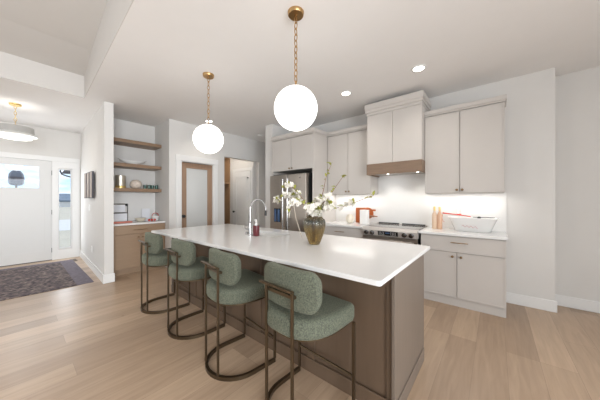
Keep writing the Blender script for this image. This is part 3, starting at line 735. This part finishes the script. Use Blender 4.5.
for x, y, lb in cans:
    t = thing('recessed_light', lb, 'ceiling light', (x, y, CZ-.012), 'recessed kitchen downlights')
    obj('trim_ring', MB().lathe([(.085, CZ-.004), (.082, CZ-.010), (.06, CZ-.010), (.058, CZ-.002)], (x, y, 0), 32), TRIM, t, 40)
    obj('lens', MB().cyl((x, y, CZ-.009), (x, y, CZ-.003), .062, 24), LENS, t)
def spot(name, loc, power, ang=130, rot=(0, 0, 0), r=.05, col=(1, .95, .88)):
    l = bpy.data.lights.new(name, 'SPOT'); l.energy = power; l.spot_size = math.radians(ang); l.spot_blend = .8; l.shadow_soft_size = r; l.color = col
    o = bpy.data.objects.new(name, l); COL.objects.link(o); o.location = loc; o.rotation_euler = rot; return o
for x, y in [(c[0], c[1]) for c in cans]+[(.6, 1.6)]: spot('downlight', (x, y, CZ-.02), K_CAN)  # last position is an added downlight out of view, with no fixture
# under-cabinet strips and hood lamps
area('under_cabinet_strip', (-.345, 3.90, 1.418), (0, 0, 0), .82, .05, K_UNDER, (1, .97, .93))
area('under_cabinet_strip', (-2.0, 3.90, 1.423), (0, 0, 0), .80, .05, K_UNDER, (1, .97, .93))
for x in (-1.30, -.87): spot('hood_lamp', (x, 3.82, 1.728), 3.5, 125, r=.02)
tag(obj('smoke_detector', MB().lathe([(.05, -.03), (.062, -.024), (.065, 0)], (-4.376, 3.779, CZ), 28), WHITEP, smooth=40), 'small round white smoke detector on the ceiling near the fridge', 'smoke detector')

# entry pendant: linen drum over a wider glowing dish
ex, ey = -6.05, .01
t = thing('drum_pendant', 'grey drum pendant with glowing underside in the entry', 'pendant light', (ex, ey, 2.3))
obj('canopy', MB().lathe([(.062, -.028), (.068, -.02), (.07, 0)], (ex, ey, CZ), 28), GOLD, t, 40)
obj('chain', chain_mb(ex, ey, 2.518, 2.875), GOLD, t, 60)
obj('drum_shade', MB().lathe([(.21, 2.42), (.205, 2.525), (.198, 2.525), (.203, 2.42)], (ex, ey, 0), 56).cyl((ex, ey, 2.51), (ex, ey, 2.517), .2, 48), LINEN, t, 40)
obj('lower_ring', MB().lathe([(.205, 2.405), (.243, 2.38), (.246, 2.39), (.212, 2.42), (.19, 2.425)], (ex, ey, 0), 56), WHITEP, t, 40)
obj('diffuser', MB().lathe([(.02, 2.325), (.12, 2.33), (.182, 2.34), (.19, 2.36), (.02, 2.365)], (ex, ey, 0), 48), DIFF, t, 60)
point('entry_glow', (ex, ey, 2.2), 6, .15)
area('entry_ceiling_glow', (ex, ey, 2.63), (PI, 0, 0), .35, .35, .6, (1, .95, .88))
# daylight coming in at the front door glass
area('door_daylight', (-7.54, .04, 1.82), (PI/2, 0, -PI/2), .6, .45, 5, DAY); area('sidelight_daylight', (-7.54, .74, 1.1), (PI/2, 0, -PI/2), .22, 1.8, 4, DAY)
area('entry_window_daylight', (-6.2, -4.6, 1.6), (PI/2, 0, PI), 1.8, 2.0, K_ENTRY, DAY)  # added area light to brighten the entry, the rear wall is solid here
point('mudroom_lamp', (-5.6, 3.2, 2.6), 9, .15)  # unseen point light added to brighten the mudroom door

# ================================================================ NOOK
t = thing('nook_cabinet', 'light brown oak cabinet in the nook, drawer above doors, under open shelves', 'cabinet', (-5.3, 1.48, 0))
obj('body', B(-5.645, -5.07, 1.035, 1.908, .1, .878), NOOKC, t)
obj('toe_kick', B(-5.645, -5.12, 1.035, 1.908, 0, .1), NOOKC, t)
dr = obj('drawer', B(-5.07, -5.05, 1.04, 1.906, .715, .868, bev=.002, seg=1), NOOKC, t); pull(dr, -5.05, 1.48, .79, .22, 'x')
for a, b_, k in ((1.04, 1.478, 1.445), (1.482, 1.906, 1.515)):
    dd = obj('door', B(-5.07, -5.05, a, b_, .115, .708, bev=.002, seg=1), NOOKC, t); knob(dd, -5.05, k, .655, 'x')
tag(obj('countertop', B(-5.645, -5.035, 1.032, 1.908, .88, .912, bev=.003, seg=1), QUARTZ), 'white quartz countertop on the nook cabinet, below the open shelves', 'countertop')
obj_ = struct('trim_5', B(-5.6495, -5.640, 1.035, 1.927, .913, 1.48), SPLASH)
for z, lb in ((2.40, 'top brown oak floating shelf in nook, empty'), (1.955, 'middle brown oak floating shelf in nook, holding the long white bowl'), (1.495, 'lowest brown oak floating shelf in nook, holding green glasses')):
    tag(obj('floating_shelf', B(-5.648, -5.25, 1.032, 1.914, z-.006, z+.055, bev=.002, seg=1), OAKB), lb, 'shelf')
# long bowl on middle shelf
def boat_bowl():
    b = bmesh.new(); n = 36; rings = []
    for f, z in ((.25, 0), (.5, .012), (.78, .04), (1, .075), (.96, .075), (.74, .045), (.45, .02), (.2, .012)):
        rings.append([b.verts.new((-5.42+.085*f*math.sin(2*PI*i/n), 1.46+.25*f*math.cos(2*PI*i/n), 2.011+z+.03*f*abs(math.cos(2*PI*i/n))**3)) for i in range(n)])
    for r1, r2 in zip(rings, rings[1:]):
        for i in range(n): b.faces.new((r1[i], r1[(i+1) % n], r2[(i+1) % n], r2[i]))
    b.faces.new(rings[0][::-1]); b.faces.new(rings[-1]); bmesh.ops.recalc_face_normals(b, faces=b.faces)
    m = MB(); m.join(b); return m
tag(obj('long_bowl', boat_bowl(), PORC, smooth=60), 'long white boat-shaped bowl on the middle nook shelf', 'bowl')
SZ = 1.551
t = thing('metal_canister', 'shiny gold and silver canister at left of the lowest nook shelf', 'canister', (-5.40, 1.265, SZ))
obj('body', MB().lathe([(.075, 0), (.078, .01), (.078, .235), (.07, .24)], (-5.40, 1.265, SZ), 32), METVASE, t, 40)
obj('base_band', MB().lathe([(.08, 0), (.081, .04), (.079, .045)], (-5.40, 1.265, SZ), 32), GOLD, t, 40, label='gold base band')
m = MB().ball((-5.40, 1.51, SZ+.085), .088, (1, 1.1, 1), 24)
for v in m.b.verts: v.co += (v.co-Vector((-5.40, 1.51, SZ+.085)))*.08*math.sin(9*v.co.y*12)*math.cos(v.co.z*70)
for v in m.b.verts: v.co.z = max(v.co.z, SZ+.001)
tag(obj('flower_ornament', m, PALEW, smooth=60), 'round cream and pink ornament on the lowest nook shelf', 'ornament')
for k in range(4):
    y = 1.655+k*.066
    m = MB().lathe([(.02, .001), (.026, .004), (.029, .08), (.026, .08), (.024, .012)], (-5.37+(k % 2)*.02, y, SZ), 20)
    tag(obj('green_glass', m, GREENG, smooth=50), ['dark green glass nearest the ornament on lowest nook shelf', 'second dark green glass from the ornament on lowest nook shelf', 'third dark green glass from the ornament on lowest nook shelf', 'dark green glass farthest right on lowest nook shelf'][k], 'glass', 'green glasses on the lowest nook shelf')
CT = .913
# black wire stand holding a white card over a low red tray
t = thing('card_stand', 'black wire stand with white cards at left of the nook countertop', 'display stand', (-5.45, 1.27, CT))
m = MB()
for y in (1.10, 1.40): m.tube([(-5.38, y, CT+.006), (-5.50, y, CT+.006), (-5.50, y, CT+.34)], .006, 8)
for z in (.34, .17): m.tube([(-5.50, 1.10, CT+z), (-5.50, 1.40, CT+z)], .007, 8)
for y in (1.12, 1.38): m.box(-5.507, -5.493, y-.02, y+.02, CT+.30, CT+.345)
obj('wire_frame', m, BLACK, t)
obj('card', B(-5.49, -5.482, 1.14, 1.36, CT+.19, CT+.32), PAPER, t); obj('card', B(-5.49, -5.480, 1.11, 1.39, CT+.002, CT+.16), PAPER, t)
tag(obj('low_tray', B(-5.36, -5.20, 1.10, 1.40, CT, CT+.022, bev=.006), mat('coral_plastic', (.62, .20, .14), .5)), 'low coral red tray in front of the black wire stand', 'tray')
m = MB().lathe([(.035, 0), (.06, .004), (.10, .065), (.095, .065), (.055, .012)], (-5.34, 1.57, CT), 28)
tag(obj('cream_bowl', m, CREAM, smooth=50), 'small cream bowl in the middle of the nook countertop', 'bowl')
tag(obj('greeting_card', B(-5.56, -5.548, 1.655, 1.80, CT, CT+.24), PAPER), 'pale blue card standing against the nook wall at right', 'card')
t = thing('small_basket', 'white basket with red handle at right of the nook countertop', 'basket', (-5.37, 1.83, CT))
obj('body', MB().lathe([(.05, 0), (.055, .004), (.062, .09), (.058, .09), (.045, .01)], (-5.37, 1.84, CT), 24), WHITEP, t, 40)
P = [(-5.37, 1.84+.06*math.cos(PI*i/10), CT+.09+.06*math.sin(PI*i/10)) for i in range(11)]
obj('handle', MB().tube(P, .006, 6), REDP, t, 50)
for k in range(3):
    tag(obj('red_ball', MB().ball((-5.28, 1.70+k*.05, CT+.022), .021, (1, 1, 1.05), 14), REDP, smooth=60), ['red ball leftmost in the row of three on nook countertop', 'red ball in the middle of three on nook countertop', 'red ball rightmost of three on nook countertop'][k], 'ornament', 'red balls on the nook countertop')

# wall art, switch, outlet, vent
t = thing('wall_art', 'three upright dark and taupe panels hung on the entry side wall', 'wall art', (-5.9, .905, 1.36))
for k in range(3):
    xa = -6.29+k*.27
    f = obj('panel', B(xa, xa+.20, .882, .909, 1.365, 1.85, bev=.002, seg=1), ART2, t)
    obj('panel_face', B(xa+.008, xa+.192, .879, .883, 1.377, 1.838), ART1 if k != 1 else ART1, f)
tag(obj('light_switch', B(-5.98, -5.90, .903, .9095, 1.13, 1.245, bev=.002, seg=1).box(-5.95, -5.93, .898, .904, 1.17, 1.205), WHITEP), 'white light switch plate under the wall art', 'light switch')
tag(obj('wall_outlet', B(-5.75, -5.68, .903, .9095, .37, .485, bev=.002, seg=1), WHITEP), 'white wall outlet low on the entry side wall', 'outlet')
m = MB().box(-7.30, -7.02, .78, .88, 0, .006)
for k in range(10): m.box(-7.29+k*.026, -7.275+k*.026, .79, .87, .006, .009)
tag(obj('floor_vent', m, mat('brown_vent', (.16, .12, .09), .5)), 'small brown floor vent beside the rug corner', 'floor vent')
t = thing('entry_rug', 'faded dark grey and brown patterned rug before the front door', 'rug', (-6.1, .1, 0))
obj('pile', B(-7.24, -5.01, -1.1, .62, .001, .010), RUG, t)
m = MB().box(-7.24, -5.01, .62, .82, .001, .0102).box(-7.24, -7.1, -1.1, .62, .0101, .0106)
obj('border', m, RUGB, t, label='blue-grey end border')

# ================================================================ COUNTER ITEMS
CTZ = .916
for k, (x, lb) in enumerate(((-.672, 'left pale rose wine bottle on the right countertop'), (-.608, 'right deeper rose wine bottle on the right countertop'))):
    t = thing('wine_bottle', lb, 'bottle', (x, 3.86, CTZ))
    obj('bottle', MB().lathe([(.03, 0), (.034, .006), (.034, .19), (.028, .215), (.014, .245), (.0125, .29), (.012, .30)], (x, 3.86, CTZ), 24), ROSE if k else PEACH, t, 45)
    obj('foil_cap', MB().lathe([(.0145, .262), (.0145, .318), (.010, .322)], (x, 3.86, CTZ), 18), GOLD, t, 45)
# white tub
def tub():
    b = bmesh.new(); n = 40; rings = []
    cx, cy = -.23, 3.86
    def sup(i, a, c):
        th = 2*PI*i/n; cs, sn = math.cos(th), math.sin(th); return (cx+a*math.copysign(abs(cs)**.45, cs), cy+c*math.copysign(abs(sn)**.45, sn))
    for a, c, z in ((.18, .085, 0), (.19, .09, .004), (.255, .125, .17), (.27, .132, .175), (.27, .132, .182), (.248, .118, .178), (.185, .085, .012)):
        rings.append([b.verts.new(sup(i, a, c)+(CTZ+z,)) for i in range(n)])
    for r1, r2 in zip(rings, rings[1:]):
        for i in range(n): b.faces.new((r1[i], r1[(i+1) % n], r2[(i+1) % n], r2[i]))
    b.faces.new(rings[0][::-1]); b.faces.new(rings[-1]); bmesh.ops.recalc_face_normals(b, faces=b.faces)
    m = MB(); m.join(b); return m
t = thing('white_tub', 'wide white enamel tub with pink script on the right countertop', 'tub', (-.23, 3.86, CTZ))
obj('tub', tub(), PORC, t, 50)
P = [(-.335+.013*i, 3.7525-.0012*i*0, CTZ+.075+.014*math.sin(i*1.9)-.001*i) for i in range(14)]
P = [(p[0], 3.755-(p[2]-CTZ-.03)*.19, p[2]) for p in P]
obj('script', MB().tube(P, .003, 5), mat('pink_script', (.62, .36, .36), .5), t)
# red spatula resting across the tub, ribbons hanging
t = thing('red_utensil', 'red handled utensil lying across the left rim of white tub', 'utensil', (-.42, 3.85, CTZ+.18))
m = MB().tube([(-.56, 3.78, CTZ+.235), (-.46, 3.82, CTZ+.222), (-.33, 3.86, CTZ+.205), (-.25, 3.88, CTZ+.192)], .010, 8, taper=.6)
m.ball((-.38, 3.86, CTZ+.215), .02, (1.6, .8, .6), 14)
obj('handle', m, REDP, t, 60)
obj('cord', MB().tube([(-.555, 3.78, CTZ+.23), (-.565, 3.775, CTZ+.17), (-.55, 3.775, CTZ+.11), (-.535, 3.775, CTZ+.12)], .004, 6), mat('salmon_cord', (.65, .35, .28), .6), t, 50)
tag(obj('black_stopper', MB().ball((-.16, 3.86, CTZ+.185), .014, (1.5, 1, 1), 12).tube([(-.22, 3.80, CTZ+.19), (-.10, 3.85, CTZ+.19), (.0, 3.86, CTZ+.188)], .004, 6), BLACK, smooth=60), 'small black utensil resting on the right rim of white tub', 'utensil')
for x, lb in ((-.405, 'left white taper candle behind the white tub'), (-.365, 'right white taper candle behind the white tub')):
    tag(obj('taper_candle', MB().lathe([(.03, 0), (.03, .008), (.011, .014), (.011, .34), (.004, .345)], (x, 4.03, CTZ), 16), PORC, smooth=45), lb, 'candle')
# left countertop group
tag(obj('cutting_board', MB().box(-1.985, -1.80, 4.02, 4.04, CTZ, CTZ+.275, bev=.006), ORANGE), 'orange wooden cutting board leaning at left behind the white crock', 'cutting board')
tag(obj('round_board', MB().prism([(-1.74+.10*math.cos(2*PI*i/28), CTZ+.18+.10*math.sin(2*PI*i/28)) for i in range(28)], 3.99, 4.008, axis='y').box(-1.66, -1.60, 3.99, 4.008, CTZ+.22, CTZ+.25), ORANGE), 'rounded orange wooden board with a handle behind the white crock', 'cutting board')
for v in (): pass
tag(obj('white_crock', MB().prism([(-1.732+x, 3.84+y) for x, y in rrect(-.068, .068, -.055, .055, .018, 4)], CTZ, CTZ+.245, bev=.006), PORC, smooth=40), 'tall plain white rectangular crock left of the range', 'crock')
tag(obj('rolling_pin', MB().cyl((-1.672, 3.90, CTZ+.14), (-1.585, 3.90, CTZ+.137), .016).cyl((-1.585, 3.90, CTZ+.137), (-1.53, 3.90, CTZ+.135), .009), mat('brown_wood_pin', (.30, .14, .07), .4), smooth=40), 'brown wooden handle poking out right of the white crock', 'rolling pin')
tag(obj('cream_vase', MB().lathe([(.035, 0), (.055, .02), (.075, .075), (.072, .11), (.05, .14), (.048, .155), (.044, .155), (.06, .1), (.04, .02)], (-2.0, 3.82, CTZ), 28), CREAM, smooth=50), 'small rounded cream vase left of the orange cutting board', 'vase')

# mudroom lockers
t = thing('mudroom_locker', 'warm oak open locker seen through the hall opening', 'locker', (-6.35, 3.6, 0))
xs0, xs1 = -6.69, -6.02
obj('side_panel', B(xs0, xs1, 4.02, 4.05, 0, 2.6), LOCK, t); obj('side_panel', B(xs0, xs1, 3.16, 3.19, 0, 2.6), LOCK, t)
obj('back_board', B(xs0, xs0+.02, 3.19, 4.02, 0, 2.6), LOCK, t); obj('shelf', B(xs0+.02, xs1, 3.19, 4.02, 1.80, 1.835), LOCK, t)
obj('bench', B(xs0+.02, xs1, 3.19, 4.02, .42, .46), LOCK, t); obj('top', B(xs0+.02, xs1, 3.19, 4.02, 2.56, 2.6), LOCK, t)
obj('divider', B(xs0+.02, xs1, 3.59, 3.615, .46, 1.80), LOCK, t)

# ================================================================ OUTSIDE
struct('ground_outside', B(-140, -9.6, -60, 90, -.9, -.7), mat('dry_ground', (.50, .46, .38), .9, vary=.15, scale=.4))
struct('porch_floor', B(-9.6, -7.7, -3, 4, -.16, -.03), mat('porch_concrete', (.62, .61, .60), .9))
struct('road_outside', B(-34, -22, -60, 90, -.7, -.68), mat('pale_road', (.62, .62, .62), .9))
t = thing('neighbour_house', 'grey blue house with long roof seen through the side window', 'house', (-100, 12, -.7))
obj('wall', B(-106, -96, 4, 22, -.7, 1.2), mat('blue_siding', (.20, .30, .42), .8), t)
obj('garage_door', B(-95.98, -95.9, 8, 11, -.7, .8), mat('pale_garage', (.7, .72, .74), .6), t)
m = MB().prism([(-107, 1.2), (-94.5, 1.2), (-101, 3.3)], 3.4, 22.6, axis='y'); obj('roof', m, mat('blue_roof', (.16, .21, .28), .8), t)
t = thing('post_lantern', 'dark grey octagonal lantern outside, seen through the front door glass', 'lantern', (-12.4, 0, -.7))
lx, ly = -12.4, .04
obj('head', MB().lathe([(.11, 1.815), (.165, 1.87), (.178, 1.95), (.165, 2.2), (.09, 2.33)], (lx, ly, 0), 8), mat('slate_lantern', (.10, .12, .16), .4), t)
obj('band', MB().lathe([(.178, 2.0), (.183, 2.01), (.183, 2.10), (.178, 2.11)], (lx, ly, 0), 8), mat('dark_band', (.05, .05, .07), .4), t)
obj('post', MB().cyl((lx, ly, -.7), (lx, ly, 1.83), .03), BLACK, t)
t = thing('porch_lamp', 'dark curved porch lamp bracket at top of the side window', 'lamp', (-8.4, .9, 2.0))
P = [(-8.4, .76+.0, 2.12), (-8.4, .73, 2.06), (-8.4, .76, 1.98), (-8.4, .85, 1.94), (-8.4, 1.0, 1.90), (-8.4, 1.2, 1.9)]
obj('bracket', MB().tube(P, .018, 8), BLACK, t, 50); obj('shade', MB().lathe([(.11, 2.0), (.06, 2.08), (.02, 2.12)], (-8.4, .86, 0), 20), ART2, t, 40)
obj('wall_post', B(-8.46, -8.34, 1.2, 1.32, -.03, 2.6), TRIM, t)
